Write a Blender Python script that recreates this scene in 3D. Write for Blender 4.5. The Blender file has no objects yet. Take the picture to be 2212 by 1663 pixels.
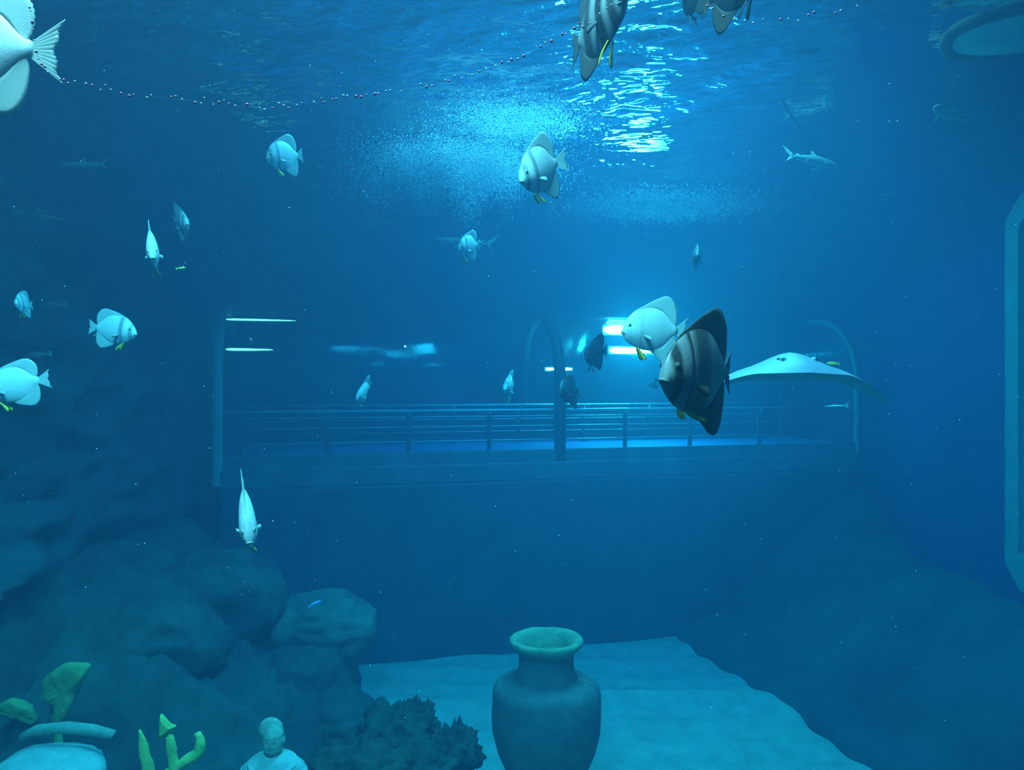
import bpy, math, random
import numpy as np
from mathutils import Vector, Matrix
random.seed(7); rng = np.random.default_rng(7)
sc = bpy.context.scene
COL = sc.collection
PI = math.pi

# ------------------------------------------------------------------ camera, world, lights, exposure
F = 1670.0; CX = 1106.0; CY = 831.5; EYE = 4.2; SURF = 7.4
cam = bpy.data.cameras.new('camera'); cam.sensor_fit = 'HORIZONTAL'; cam.sensor_width = 36.0
cam.lens = F / 2212.0 * 36.0; cam.clip_start = 0.02; cam.clip_end = 200
cam_o = bpy.data.objects.new('camera', cam); COL.objects.link(cam_o)
cam_o.location = (0, 0, EYE); cam_o.rotation_euler = (PI / 2, 0, 0)
sc.camera = cam_o

def P(px, py, D):
    return Vector(((px - CX) / F * D, D, EYE - (py - CY) / F * D))

world = bpy.data.worlds.new('hall_air'); sc.world = world; world.use_nodes = True
bg = world.node_tree.nodes['Background']
bg.inputs[0].default_value = (0.10, 0.34, 0.70, 1); bg.inputs[1].default_value = 0.12

def area(name, loc, target, size, power, color, size_y=None, spread=PI):
    l = bpy.data.lights.new(name, 'AREA'); l.energy = power; l.color = color
    l.size = size
    if size_y: l.shape = 'RECTANGLE'; l.size_y = size_y
    l.spread = spread
    o = bpy.data.objects.new(name, l); COL.objects.link(o); o.location = loc
    d = Vector(target) - Vector(loc)
    o.rotation_euler = d.to_track_quat('-Z', 'Y').to_euler()
    return o
# lamps hung over the open water (above the surface), pointing down
area('overhead_lamp', (1.8, 9.2, 9.6), (1.6, 9.4, 0), 2.4, 3600, (0.45, 0.86, 1.0))
area('overhead_lamp', (-1.4, 0.6, 9.4), (-1.6, 5.0, 2.0), 2.0, 5600, (0.62, 0.92, 1.0))
area('overhead_lamp', (0.2, 7.2, 9.6), (0.0, 8.0, 0), 2.0, 2500, (0.35, 0.85, 1.0))
sc.view_settings.view_transform = 'Standard'; sc.view_settings.look = 'None'
sc.view_settings.gamma = 1.0; sc.view_settings.use_curve_mapping = False
sc.view_settings.exposure = -1.83
cy = sc.cycles
cy.max_bounces = 6; cy.diffuse_bounces = 1; cy.glossy_bounces = 3; cy.transmission_bounces = 2
cy.use_adaptive_sampling = True; cy.adaptive_threshold = .08; cy.adaptive_min_samples = 12
cy.transparent_max_bounces = 14; cy.volume_bounces = 1; cy.sample_clamp_indirect = 4.0
cy.caustics_reflective = False; cy.caustics_refractive = False
cy.use_denoising = True
TUNNEL_GLOW = 1700.0

# ------------------------------------------------------------------ helpers
def mk(name, verts, faces, mat, parent=None, smooth=True):
    me = bpy.data.meshes.new(name)
    me.from_pydata([tuple(map(float, v)) for v in verts], [], [tuple(map(int, f)) for f in faces])
    if smooth: me.polygons.foreach_set('use_smooth', [True] * len(me.polygons))
    if mat: me.materials.append(mat)
    me.update()
    o = bpy.data.objects.new(name, me); COL.objects.link(o)
    if parent: o.parent = parent
    return o

def tag(o, label=None, cat=None, group=None, kind=None):
    if label: o['label'] = label
    if cat: o['category'] = cat
    if group: o['group'] = group
    if kind: o['kind'] = kind
    return o

def empty(name, loc, label, cat, group=None, rot=None, scale=1.0):
    o = bpy.data.objects.new(name, None); COL.objects.link(o); o.location = loc
    o.empty_display_size = 0.1
    if rot is not None: o.rotation_euler = rot
    o.scale = (scale,) * 3
    return tag(o, label, cat, group)

def crv(pts, n):
    """Catmull-Rom through pts, n samples"""
    p = np.array(pts, float); m = len(p)
    p = np.vstack([2 * p[0] - p[1], p, 2 * p[-1] - p[-2]])
    out = []
    for t in np.linspace(0, m - 1, n):
        i = min(int(t), m - 2); f = t - i
        a, b, c, d = p[i], p[i + 1], p[i + 2], p[i + 3]
        out.append(0.5 * (2 * b + (c - a) * f + (2 * a - 5 * b + 4 * c - d) * f * f + (3 * b - a - 3 * c + d) * f ** 3))
    return np.array(out)

def interp(pts):
    d = crv(pts, 160); o = np.argsort(d[:, 0]); xs, ys = d[o, 0], d[o, 1]
    return lambda x: float(np.interp(x, xs, ys))

def tube(pts, r, n=8, cap=True):
    pts = [Vector(p) for p in pts]; k = len(pts)
    rs = r if hasattr(r, '__len__') else [r] * k
    V, Fc = [], []; ref = None
    for i, p in enumerate(pts):
        t = (pts[min(i + 1, k - 1)] - pts[max(i - 1, 0)]).normalized()
        if ref is None: ref = Vector((0, 0, 1)) if abs(t.z) < .9 else Vector((1, 0, 0))
        a = t.cross(ref).normalized(); b = a.cross(t).normalized(); ref = b
        for j in range(n):
            an = 2 * PI * j / n
            V.append(p + (a * math.cos(an) + b * math.sin(an)) * rs[i])
    for i in range(k - 1):
        for j in range(n):
            Fc.append((i * n + j, i * n + (j + 1) % n, (i + 1) * n + (j + 1) % n, (i + 1) * n + j))
    if cap:
        Fc.append(tuple(range(n - 1, -1, -1))); Fc.append(tuple(range((k - 1) * n, k * n)))
    return V, Fc

def join(*parts):
    V, Fc = [], []
    for v, f in parts:
        b = len(V); V += [tuple(x) for x in v]; Fc += [tuple(i + b for i in q) for q in f]
    return V, Fc

def box(x0, x1, y0, y1, z0, z1):
    V = [(x, y, z) for z in (z0, z1) for y in (y0, y1) for x in (x0, x1)]
    return V, [(0, 2, 3, 1), (4, 5, 7, 6), (0, 1, 5, 4), (2, 6, 7, 3), (0, 4, 6, 2), (1, 3, 7, 5)]

def rbox(x0, x1, y0, y1, z0, z1, c=0.02):
    """box with bevelled edges along z and softened top"""
    def ring(z, i):
        a0, a1, b0, b1 = x0 + i, x1 - i, y0 + i, y1 - i
        return [(a0 + c, b0, z), (a1 - c, b0, z), (a1, b0 + c, z), (a1, b1 - c, z), (a1 - c, b1, z), (a0 + c, b1, z), (a0, b1 - c, z), (a0, b0 + c, z)]
    R = ring(z0, c) + ring(z0 + c, 0) + ring(z1 - c, 0) + ring(z1, c)
    Fc = [tuple(range(7, -1, -1)), tuple(range(24, 32))]
    for k in range(3):
        for j in range(8):
            Fc.append((k * 8 + j, k * 8 + (j + 1) % 8, k * 8 + 8 + (j + 1) % 8, k * 8 + 8 + j))
    return R, Fc

def sphere(c, r, nu=16, nv=10, sq=(1, 1, 1)):
    V, Fc = [(c[0], c[1], c[2] + r * sq[2])], []
    for i in range(1, nv):
        th = PI * i / nv
        for j in range(nu):
            ph = 2 * PI * j / nu
            V.append((c[0] + r * sq[0] * math.sin(th) * math.cos(ph), c[1] + r * sq[1] * math.sin(th) * math.sin(ph), c[2] + r * sq[2] * math.cos(th)))
    V.append((c[0], c[1], c[2] - r * sq[2])); L = len(V) - 1
    for j in range(nu): Fc.append((0, 1 + j, 1 + (j + 1) % nu))
    for i in range(nv - 2):
        for j in range(nu):
            a = 1 + i * nu
            Fc.append((a + j, a + nu + j, a + nu + (j + 1) % nu, a + (j + 1) % nu))
    a = 1 + (nv - 2) * nu
    for j in range(nu): Fc.append((a + j, L, a + (j + 1) % nu))
    return V, Fc

def lathe(prof, n=48):
    V, Fc = [], []
    for r, z in prof:
        for j in range(n):
            a = 2 * PI * j / n; V.append((r * math.cos(a), r * math.sin(a), z))
    for i in range(len(prof) - 1):
        for j in range(n):
            Fc.append((i * n + j, i * n + (j + 1) % n, (i + 1) * n + (j + 1) % n, (i + 1) * n + j))
    return V, Fc

def hsh(ix, iy, iz):
    h = (ix * 374761393 + iy * 668265263 + iz * 2147483647 + 1013904223) & 0xffffffff
    h = ((h ^ (h >> 13)) * 1274126177) & 0xffffffff
    return ((h ^ (h >> 16)) & 0xffff) / 65535.0
def vnoise(p):
    p = np.asarray(p, float); i = np.floor(p).astype(np.int64); f = p - i; f = f * f * (3 - 2 * f)
    r = 0
    for dx in (0, 1):
        for dy in (0, 1):
            for dz in (0, 1):
                w = (f[:, 0] if dx else 1 - f[:, 0]) * (f[:, 1] if dy else 1 - f[:, 1]) * (f[:, 2] if dz else 1 - f[:, 2])
                r = r + w * hsh(i[:, 0] + dx, i[:, 1] + dy, i[:, 2] + dz)
    return r
def fbm(p, oct=5, gain=.5, ridge=False):
    p = np.asarray(p, float); a, s, r = 1.0, 0.0, 0
    for k in range(oct):
        n = vnoise(p * (2.03 ** k) + 17.3 * k)
        if ridge: n = 1 - abs(2 * n - 1)
        r = r + a * n; s += a; a *= gain
    return r / s

def grid_mesh(name, Pn, nu, nv, mat, parent=None, smooth=True):
    """Pn: (nu*nv,3) row-major over u then v"""
    idx = np.arange(nu * nv).reshape(nu, nv)
    fc = np.stack([idx[:-1, :-1], idx[1:, :-1], idx[1:, 1:], idx[:-1, 1:]], -1).reshape(-1, 4)
    me = bpy.data.meshes.new(name)
    me.vertices.add(len(Pn)); me.vertices.foreach_set('co', np.asarray(Pn, np.float32).ravel())
    me.loops.add(fc.size); me.loops.foreach_set('vertex_index', fc.ravel().astype(np.int32))
    me.polygons.add(len(fc)); me.polygons.foreach_set('loop_start', (np.arange(len(fc)) * 4).astype(np.int32))
    if smooth: me.polygons.foreach_set('use_smooth', np.ones(len(fc), bool))
    me.update(calc_edges=True); me.validate()
    if mat: me.materials.append(mat)
    o = bpy.data.objects.new(name, me); COL.objects.link(o)
    if parent: o.parent = parent
    return o

# ------------------------------------------------------------------ materials
def newmat(name):
    m = bpy.data.materials.new(name); m.use_nodes = True; nt = m.node_tree
    for n in list(nt.nodes): nt.nodes.remove(n)
    out = nt.nodes.new('ShaderNodeOutputMaterial')
    return m, nt, out
def nd(nt, t, **kw):
    n = nt.nodes.new(t)
    for k, v in kw.items():
        if k.startswith('i_'):
            key = k[2:].replace('_', ' ')
            n.inputs[key].default_value = v
        else: setattr(n, k, v)
    return n
def c4(c): return (c[0], c[1], c[2], 1)
def ramp(nt, stops, interp_='LINEAR'):
    r = nt.nodes.new('ShaderNodeValToRGB'); cr = r.color_ramp; cr.interpolation = interp_
    while len(cr.elements) < len(stops): cr.elements.new(0.5)
    for e, (p, c) in zip(cr.elements, stops): e.position = p; e.color = c4(c)
    return r
def rough_mat(name, c1, c2, scale=4.0, rough=.8, bump=.4, detail=8, c3=None, spec=.2, bscale=None, bdist=.03):
    m, nt, out = newmat(name); L = nt.links
    b = nd(nt, 'ShaderNodeBsdfPrincipled'); b.inputs['Roughness'].default_value = rough
    b.inputs['Specular IOR Level'].default_value = spec
    tc = nd(nt, 'ShaderNodeTexCoord')
    n = nd(nt, 'ShaderNodeTexNoise'); n.inputs['Scale'].default_value = scale; n.inputs['Detail'].default_value = detail
    n.inputs['Roughness'].default_value = .65
    L.new(tc.outputs['Object'], n.inputs['Vector'])
    st = [(.32, c1), (.66, c2)] + ([(.78, c3)] if c3 else [])
    r = ramp(nt, st); L.new(n.outputs['Fac'], r.inputs[0]); L.new(r.outputs[0], b.inputs['Base Color'])
    n2 = nd(nt, 'ShaderNodeTexNoise'); n2.inputs['Scale'].default_value = bscale or scale * 3; n2.inputs['Detail'].default_value = 6
    L.new(tc.outputs['Object'], n2.inputs['Vector'])
    bp = nd(nt, 'ShaderNodeBump'); bp.inputs['Strength'].default_value = bump; bp.inputs['Distance'].default_value = bdist
    L.new(n2.outputs['Fac'], bp.inputs['Height']); L.new(bp.outputs[0], b.inputs['Normal'])
    L.new(b.outputs[0], out.inputs['Surface'])
    return m
def plain(name, c, rough=.5, spec=.4, metal=0.0):
    return rough_mat(name, [x * .92 for x in c], [min(1, x * 1.06) for x in c], 20, rough, .06, 3, spec=spec, bdist=.002) if not metal else metal_mat(name, c, rough)
def metal_mat(name, c, rough):
    m, nt, out = newmat(name)
    b = nd(nt, 'ShaderNodeBsdfPrincipled'); b.inputs['Base Color'].default_value = c4(c); b.inputs['Metallic'].default_value = 1
    n = nd(nt, 'ShaderNodeTexNoise'); n.inputs['Scale'].default_value = 30
    mr = nd(nt, 'ShaderNodeMapRange'); mr.inputs[3].default_value = rough * .8; mr.inputs[4].default_value = rough * 1.3
    nt.links.new(n.outputs['Fac'], mr.inputs[0]); nt.links.new(mr.outputs[0], b.inputs['Roughness'])
    nt.links.new(b.outputs[0], out.inputs['Surface']); return m
def emit(name, c, s):
    m, nt, out = newmat(name); e = nd(nt, 'ShaderNodeEmission'); e.inputs[0].default_value = c4(c); e.inputs[1].default_value = s
    nt.links.new(e.outputs[0], out.inputs['Surface']); return m

def fish_mat(name, base, band, fade, bands, belly=None, rough=.42, mott=.05, spec=.45, transl=0.0):
    """vertical bands along x in the fish's own coordinates (snout +.5, tail -.5)"""
    m, nt, out = newmat(name); L = nt.links
    b = nd(nt, 'ShaderNodeBsdfPrincipled'); b.inputs['Roughness'].default_value = rough; b.inputs['Specular IOR Level'].default_value = spec
    tc = nd(nt, 'ShaderNodeTexCoord'); sp = nd(nt, 'ShaderNodeSeparateXYZ'); L.new(tc.outputs['Object'], sp.inputs[0])
    n = nd(nt, 'ShaderNodeTexNoise'); n.inputs['Scale'].default_value = 7; n.inputs['Detail'].default_value = 4
    L.new(tc.outputs['Object'], n.inputs['Vector'])
    z2 = nd(nt, 'ShaderNodeMath', operation='MULTIPLY'); L.new(sp.outputs['Z'], z2.inputs[0]); L.new(sp.outputs['Z'], z2.inputs[1])
    a1 = nd(nt, 'ShaderNodeMath', operation='MULTIPLY_ADD'); L.new(z2.outputs[0], a1.inputs[0]); a1.inputs[1].default_value = .45; L.new(sp.outputs['X'], a1.inputs[2])
    a2 = nd(nt, 'ShaderNodeMath', operation='MULTIPLY_ADD'); L.new(n.outputs['Fac'], a2.inputs[0]); a2.inputs[1].default_value = .03; L.new(a1.outputs[0], a2.inputs[2])
    a3 = nd(nt, 'ShaderNodeMath', operation='ADD'); L.new(a2.outputs[0], a3.inputs[0]); a3.inputs[1].default_value = .485
    st = []
    for c, w, k in sorted(bands):
        mix = [base[i] * (1 - k) + band[i] * k for i in range(3)]
        st += [(c - w, base), (c - w * .45, mix), (c + w * .45, mix), (c + w, base)]
    r = ramp(nt, [(0.0, base)] + st if st else [(0, base), (1, base)])
    L.new(a3.outputs[0], r.inputs[0])
    n2 = nd(nt, 'ShaderNodeTexNoise'); n2.inputs['Scale'].default_value = 22; n2.inputs['Detail'].default_value = 6
    L.new(tc.outputs['Object'], n2.inputs['Vector'])
    mx = nd(nt, 'ShaderNodeMix', data_type='RGBA'); mx.inputs['B'].default_value = c4(fade)
    mr = nd(nt, 'ShaderNodeMapRange'); mr.inputs[1].default_value = .45; mr.inputs[2].default_value = .75; mr.inputs[4].default_value = .35
    L.new(n2.outputs['Fac'], mr.inputs[0]); L.new(mr.outputs[0], mx.inputs['Factor']); L.new(r.outputs[0], mx.inputs['A'])
    L.new(mx.outputs['Result'], b.inputs['Base Color'])
    vo = nd(nt, 'ShaderNodeTexVoronoi'); vo.inputs['Scale'].default_value = 70; L.new(tc.outputs['Object'], vo.inputs['Vector'])
    bp = nd(nt, 'ShaderNodeBump'); bp.inputs['Strength'].default_value = .05; bp.inputs['Distance'].default_value = .004
    L.new(vo.outputs['Distance'], bp.inputs['Height']); L.new(bp.outputs[0], b.inputs['Normal'])
    if transl:
        t = nd(nt, 'ShaderNodeBsdfTranslucent'); L.new(mx.outputs['Result'], t.inputs[0])
        ms = nd(nt, 'ShaderNodeMixShader'); ms.inputs[0].default_value = transl
        L.new(b.outputs[0], ms.inputs[1]); L.new(t.outputs[0], ms.inputs[2]); L.new(ms.outputs[0], out.inputs['Surface'])
    else: L.new(b.outputs[0], out.inputs['Surface'])
    return m

M = {}
M['sand'] = rough_mat('sand', (.36, .33, .25), (.50, .46, .36), 3.5, .95, .5, 8, bscale=24, bdist=.02)
M['rock'] = rough_mat('dark_rock', (.025, .032, .03), (.085, .10, .075), 1.3, .9, .6, 9, c3=(.14, .15, .09), bscale=6, bdist=.06)
M['rockwall'] = rough_mat('rock_wall', (.025, .035, .04), (.07, .09, .085), .9, .95, .7, 9, c3=(.12, .135, .10), bscale=4, bdist=.06)
M['boulder'] = rough_mat('boulder', (.05, .065, .05), (.17, .19, .13), 2.2, .9, .6, 9, c3=(.28, .3, .2), bscale=9, bdist=.04)
M['algae'] = rough_mat('algae_wood', (.16, .22, .07), (.34, .42, .14), 3.0, .9, .6, 8, bscale=12)
M['coral'] = rough_mat('coral', (.02, .025, .02), (.075, .085, .05), 5.0, .9, .7, 8, c3=(.40, .42, .18), bscale=16, bdist=.02)
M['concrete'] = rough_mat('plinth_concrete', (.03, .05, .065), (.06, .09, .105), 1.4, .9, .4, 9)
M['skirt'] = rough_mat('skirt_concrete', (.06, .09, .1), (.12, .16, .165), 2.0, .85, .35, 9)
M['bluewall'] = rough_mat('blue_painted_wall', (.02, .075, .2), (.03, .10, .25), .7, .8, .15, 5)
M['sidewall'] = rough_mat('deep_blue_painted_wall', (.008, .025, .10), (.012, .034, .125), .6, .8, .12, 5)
M['clay'] = rough_mat('old_clay', (.10, .10, .085), (.19, .18, .14), 4.0, .9, .5, 9, c3=(.26, .26, .18), bscale=14, bdist=.02)
M['clayrim'] = rough_mat('algae_clay', (.18, .22, .13), (.34, .38, .2), 6.0, .9, .6, 9, c3=(.44, .47, .26), bscale=16, bdist=.02)
M['bronze'] = rough_mat('crusted_trident', (.30, .40, .10), (.66, .74, .18), 7.0, .8, .6, 7, c3=(.8, .82, .3), bscale=20, bdist=.015)
M['stone'] = rough_mat('statue_stone', (.36, .42, .36), (.56, .6, .5), 6.0, .85, .5, 8, bscale=22, bdist=.012)
M['stonehead'] = rough_mat('mossy_statue_stone', (.22, .28, .2), (.44, .48, .34), 9.0, .85, .5, 8, bscale=26, bdist=.012)
M['raftrim'] = rough_mat('raft_rim', (.05, .07, .06), (.16, .15, .09), 4, .8, .3, 6, c3=(.4, .3, .16))
M['frame'] = rough_mat('teal_frame', (.05, .17, .16), (.09, .24, .22), 5, .7, .2, 6)
M['rail'] = plain('bright_steel', (.85, .9, .9), .22, .9)
M['post'] = plain('dark_post_paint', (.02, .035, .06), .5)
M['rib'] = plain('dark_seal', (.008, .014, .02), .6)
M['ribpale'] = plain('pale_seal', (.22, .32, .3), .6)
M['walkway'] = plain('blue_walkway', (.04, .22, .62), .45, .5)
M['tunnelwall'] = plain('tunnel_far_panel', (.03, .10, .28), .6)
M['housing'] = plain('lamp_housing', (.12, .13, .14), .5)
M['lamp'] = emit('white_lamp', (.7, 1, .66), TUNNEL_GLOW)
M['lampwarm'] = emit('warm_lamp', (1, .32, .14), 70)
M['red'] = emit('red_indicator', (1, .12, .06), 260)
M['pane'] = emit('lit_window', (.05, .45, .55), 3.0)
M['rope'] = plain('dark_rope', (.03, .03, .03), .8)
M['thread'] = plain('pale_thread', (.12, .16, .25), .7)
M['pink'] = plain('pink_bead', (.85, .16, .32), .35, .5)
M['white'] = plain('white_bead', (.82, .76, .76), .35, .5)
M['snow'] = plain('flake', (.8, .85, .85), .8)
M['eye'] = plain('fish_eye', (.50, .50, .36), .2, .6)
M['pupil'] = plain('fish_pupil', (.01, .01, .012), .1, .7)

SB = [(.20, .07, .35), (.735, .055, .75), (.915, .05, .7)]
M['silver'] = fish_mat('silver_fish', (.70, .76, .73), (.16, .21, .22), (.58, .64, .62), [(.735, .055, .8), (.915, .045, .75)])
M['silverfin'] = fish_mat('silver_fin', (.66, .74, .70), (.3, .34, .3), (.62, .64, .44), [], transl=.35)
M['pale'] = fish_mat('pale_fish', (.78, .82, .77), (.45, .5, .48), (.70, .75, .7), [(.735, .05, .35), (.915, .045, .3)])
M['palefin'] = fish_mat('pale_fin', (.74, .79, .73), (.5, .5, .4), (.70, .72, .55), [], transl=.4)
M['dark'] = fish_mat('dark_fish', (.25, .26, .25), (.022, .022, .02), (.12, .12, .105), [(.60, .14, .85), (.735, .06, .95), (.905, .05, .95)])
M['darkfin'] = fish_mat('dark_fin', (.075, .07, .05), (.03, .03, .02), (.035, .03, .02), [], transl=.15)
M['grey'] = fish_mat('banded_fish', (.32, .34, .33), (.035, .03, .028), (.24, .24, .23), [(.45, .14, .9), (.735, .085, 1.0), (.905, .055, .9)])
M['greyfin'] = fish_mat('banded_fin', (.12, .12, .11), (.05, .05, .05), (.08, .08, .06), [], transl=.2)
M['yellow'] = fish_mat('yellow_fin', (.95, .70, .04), (.5, .4, .1), (.9, .58, .05), [], transl=.25)
M['lip'] = plain('fish_lip', (.5, .46, .42), .5)
M['darklip'] = plain('dark_lip', (.24, .23, .2), .5)
M['shade'] = fish_mat('shadowed_fish', (.035, .04, .04), (.01, .01, .01), (.02, .022, .02), [])  # backlit silhouette shade painted in as a near-black skin colour
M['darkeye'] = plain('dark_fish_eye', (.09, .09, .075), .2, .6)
M['ray'] = fish_mat('ray_back', (.40, .35, .42), (.2, .2, .2), (.30, .28, .33), [], rough=.5)
M['raybelly'] = plain('ray_belly', (.40, .46, .44), .6)
M['shark'] = fish_mat('shark_skin', (.34, .31, .23), (.2, .2, .2), (.28, .25, .18), [], rough=.5)
M['sharkfin'] = plain('shark_fin', (.62, .56, .36), .6)
M['tanfin'] = plain('yellowish_shark_fin', (1.0, .80, .22), .6)
M['greenfish'] = plain('yellow_fish_skin', (.8, .72, .1), .4)
M['bluefish'] = plain('blue_fish_skin', (.25, .5, .8), .4)

# water: a homogeneous medium that fills the tank
def water_volume():
    m, nt, out = newmat('sea_water'); L = nt.links
    s = nd(nt, 'ShaderNodeVolumeScatter'); s.inputs['Color'].default_value = (.17, .565, 1, 1); s.inputs['Density'].default_value = .030; s.inputs['Anisotropy'].default_value = .45
    a = nd(nt, 'ShaderNodeVolumeAbsorption'); a.inputs['Density'].default_value = .30
    sa = (.29, .064, .024); a.inputs['Color'].default_value = c4([1 - x / .30 for x in sa])
    ad = nd(nt, 'ShaderNodeAddShader'); L.new(s.outputs[0], ad.inputs[0]); L.new(a.outputs[0], ad.inputs[1]); L.new(ad.outputs[0], out.inputs['Volume'])
    return m
def water_surface():
    m, nt, out = newmat('rippled_surface'); L = nt.links
    tc = nd(nt, 'ShaderNodeTexCoord'); n = nd(nt, 'ShaderNodeTexNoise'); n.inputs['Scale'].default_value = 20; n.inputs['Detail'].default_value = 2
    mp = nd(nt, 'ShaderNodeMapping'); mp.inputs['Scale'].default_value = (.6, 1.2, 1)
    L.new(tc.outputs['Object'], mp.inputs[0]); L.new(mp.outputs[0], n.inputs['Vector'])
    bp = nd(nt, 'ShaderNodeBump'); bp.inputs['Strength'].default_value = .12; bp.inputs['Distance'].default_value = .02
    L.new(n.outputs['Fac'], bp.inputs['Height'])
    fr = nd(nt, 'ShaderNodeFresnel'); fr.inputs['IOR'].default_value = 1.33; L.new(bp.outputs[0], fr.inputs['Normal'])
    g = nd(nt, 'ShaderNodeBsdfGlossy'); g.inputs['Roughness'].default_value = .015; L.new(bp.outputs[0], g.inputs['Normal'])
    t = nd(nt, 'ShaderNodeBsdfTransparent')
    ms = nd(nt, 'ShaderNodeMixShader'); L.new(fr.outputs[0], ms.inputs[0]); L.new(t.outputs[0], ms.inputs[1]); L.new(g.outputs[0], ms.inputs[2])
    L.new(ms.outputs[0], out.inputs['Surface']); return m
def acrylic():
    m, nt, out = newmat('clear_acrylic'); L = nt.links
    lw = nd(nt, 'ShaderNodeLayerWeight'); lw.inputs['Blend'].default_value = .5
    pw = nd(nt, 'ShaderNodeMath', operation='POWER'); L.new(lw.outputs['Facing'], pw.inputs[0]); pw.inputs[1].default_value = 4
    ma = nd(nt, 'ShaderNodeMath', operation='MULTIPLY_ADD'); L.new(pw.outputs[0], ma.inputs[0]); ma.inputs[1].default_value = .55; ma.inputs[2].default_value = .07
    g = nd(nt, 'ShaderNodeBsdfGlossy'); g.inputs['Roughness'].default_value = .16
    t = nd(nt, 'ShaderNodeBsdfTransparent'); t.inputs[0].default_value = (.92, .97, .98, 1)
    ms = nd(nt, 'ShaderNodeMixShader'); L.new(ma.outputs[0], ms.inputs[0]); L.new(t.outputs[0], ms.inputs[1]); L.new(g.outputs[0], ms.inputs[2])
    L.new(ms.outputs[0], out.inputs['Surface']); return m
def bubble_mat():
    m, nt, out = newmat('air_bubble'); L = nt.links
    d = nd(nt, 'ShaderNodeBsdfDiffuse'); d.inputs[0].default_value = (.85, .9, .92, 1)
    g = nd(nt, 'ShaderNodeBsdfGlossy'); g.inputs['Roughness'].default_value = .15
    m1 = nd(nt, 'ShaderNodeMixShader'); m1.inputs[0].default_value = .3; L.new(d.outputs[0], m1.inputs[1]); L.new(g.outputs[0], m1.inputs[2])
    L.new(m1.outputs[0], out.inputs['Surface']); return m
def reflection_mat():
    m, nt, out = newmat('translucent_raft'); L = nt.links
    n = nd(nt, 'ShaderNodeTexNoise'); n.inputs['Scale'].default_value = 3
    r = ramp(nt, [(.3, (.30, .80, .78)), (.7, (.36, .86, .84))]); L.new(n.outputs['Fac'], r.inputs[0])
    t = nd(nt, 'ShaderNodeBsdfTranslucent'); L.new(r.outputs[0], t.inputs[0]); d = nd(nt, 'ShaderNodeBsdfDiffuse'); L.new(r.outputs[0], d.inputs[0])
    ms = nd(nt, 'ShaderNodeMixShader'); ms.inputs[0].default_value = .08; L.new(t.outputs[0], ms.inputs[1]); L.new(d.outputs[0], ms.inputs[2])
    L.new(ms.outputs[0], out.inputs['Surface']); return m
M['raft'] = reflection_mat()
M['water'] = water_volume(); M['surface'] = water_surface(); M['acrylic'] = acrylic(); M['bubble'] = bubble_mat()

# ------------------------------------------------------------------ the setting
tag(mk('water', *box(-9.5, 9.5, -1.2, 19.4, -1.0, SURF - .14), M['water'], smooth=False), kind='structure')

# rippled surface seen from below
X = np.r_[np.linspace(-8, -4.6, 60), np.linspace(-4.58, 3.6, 500), np.linspace(3.63, 9, 150)]
Y = np.r_[np.linspace(3.0, 5.9, 70), np.linspace(5.92, 11.5, 360), np.linspace(11.53, 18.6, 230)]; nx, ny = len(X), len(Y)
gx, gy = [a.ravel() for a in np.meshgrid(X, Y, indexing='ij')]
h = np.zeros(nx * ny)
for k in range(60):
    wl = .075 * (1.052 ** k) * rng.uniform(.85, 1.15)
    if wl > 1.9: wl = rng.uniform(.2, .6)
    an = rng.normal(PI / 2, .75); kk = 2 * PI / wl
    h += (.038 / kk) * np.sin(kk * (math.cos(an) * gx + math.sin(an) * gy) + rng.uniform(0, 6.28)) * (1.0 + .3 * rng.random())
calm = 1 - .93 / (1 + np.exp(-(gx - 2.9 + .1 * (gy - 9)) * 3.0))
far = 1 - .72 / (1 + np.exp(-(gy - 9.2) * 1.7))
h *= calm * far
h += .035 * np.log1p(np.exp((gx - 3.4) * 2))   # surface tilted up toward the right wall to shift the window's reflection
o = grid_mesh('water_surface', np.stack([gx, gy, SURF + h], 1), nx, ny, M['surface']); tag(o, kind='structure')

# sand floor
nx, ny = 150, 190
X = np.linspace(-8, 9, nx); Y = np.linspace(1.0, 14.5, ny)
gx, gy = [a.ravel() for a in np.meshgrid(X, Y, indexing='ij')]
hz = .10 * (fbm(np.stack([gx * .5, gy * .8, gx * 0], 1), 4) - .5) + .02 * np.sin(gy * 9 + 2 * np.sin(gx * .8))
hz += .10 * np.exp(-((gy - 10.35 - .15 * np.sin(gx * 1.1)) / .35) ** 2)
tag(grid_mesh('floor', np.stack([gx, gy, hz - .05], 1), nx, ny, M['sand']), kind='structure')

tag(mk('wall_back', *box(-9, 9, 18.6, 18.9, -.5, 9), M['bluewall'], smooth=False), kind='structure')
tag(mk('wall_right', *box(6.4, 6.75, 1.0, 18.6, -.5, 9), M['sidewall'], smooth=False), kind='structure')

# rock wall on the left
ny, nz = 190, 110
Y = np.linspace(2.0, 18.6, ny); Z = np.linspace(-.3, SURF + .5, nz)
gy, gz = [a.ravel() for a in np.meshgrid(Y, Z, indexing='ij')]
n1 = fbm(np.stack([gy * .55, gz * 1.1, gy * 0 + 3.1], 1), 6, .55, True); n2 = fbm(np.stack([gy * 1.9, gz * 3.6, gy * 0 + 8], 1), 5, .55)
near = np.exp(-((gy - 12.6) / 1.9) ** 2) * np.exp(-((gz - 4.1) / 1.7) ** 2)
xw = -5.15 + (.9 * (n1 - .55) + .45 * (n2 - .5)) * (1 - .8 * near) + .35 * near
tag(grid_mesh('wall_left', np.stack([xw, gy, gz], 1), ny, nz, M['rockwall']), kind='structure')

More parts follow.
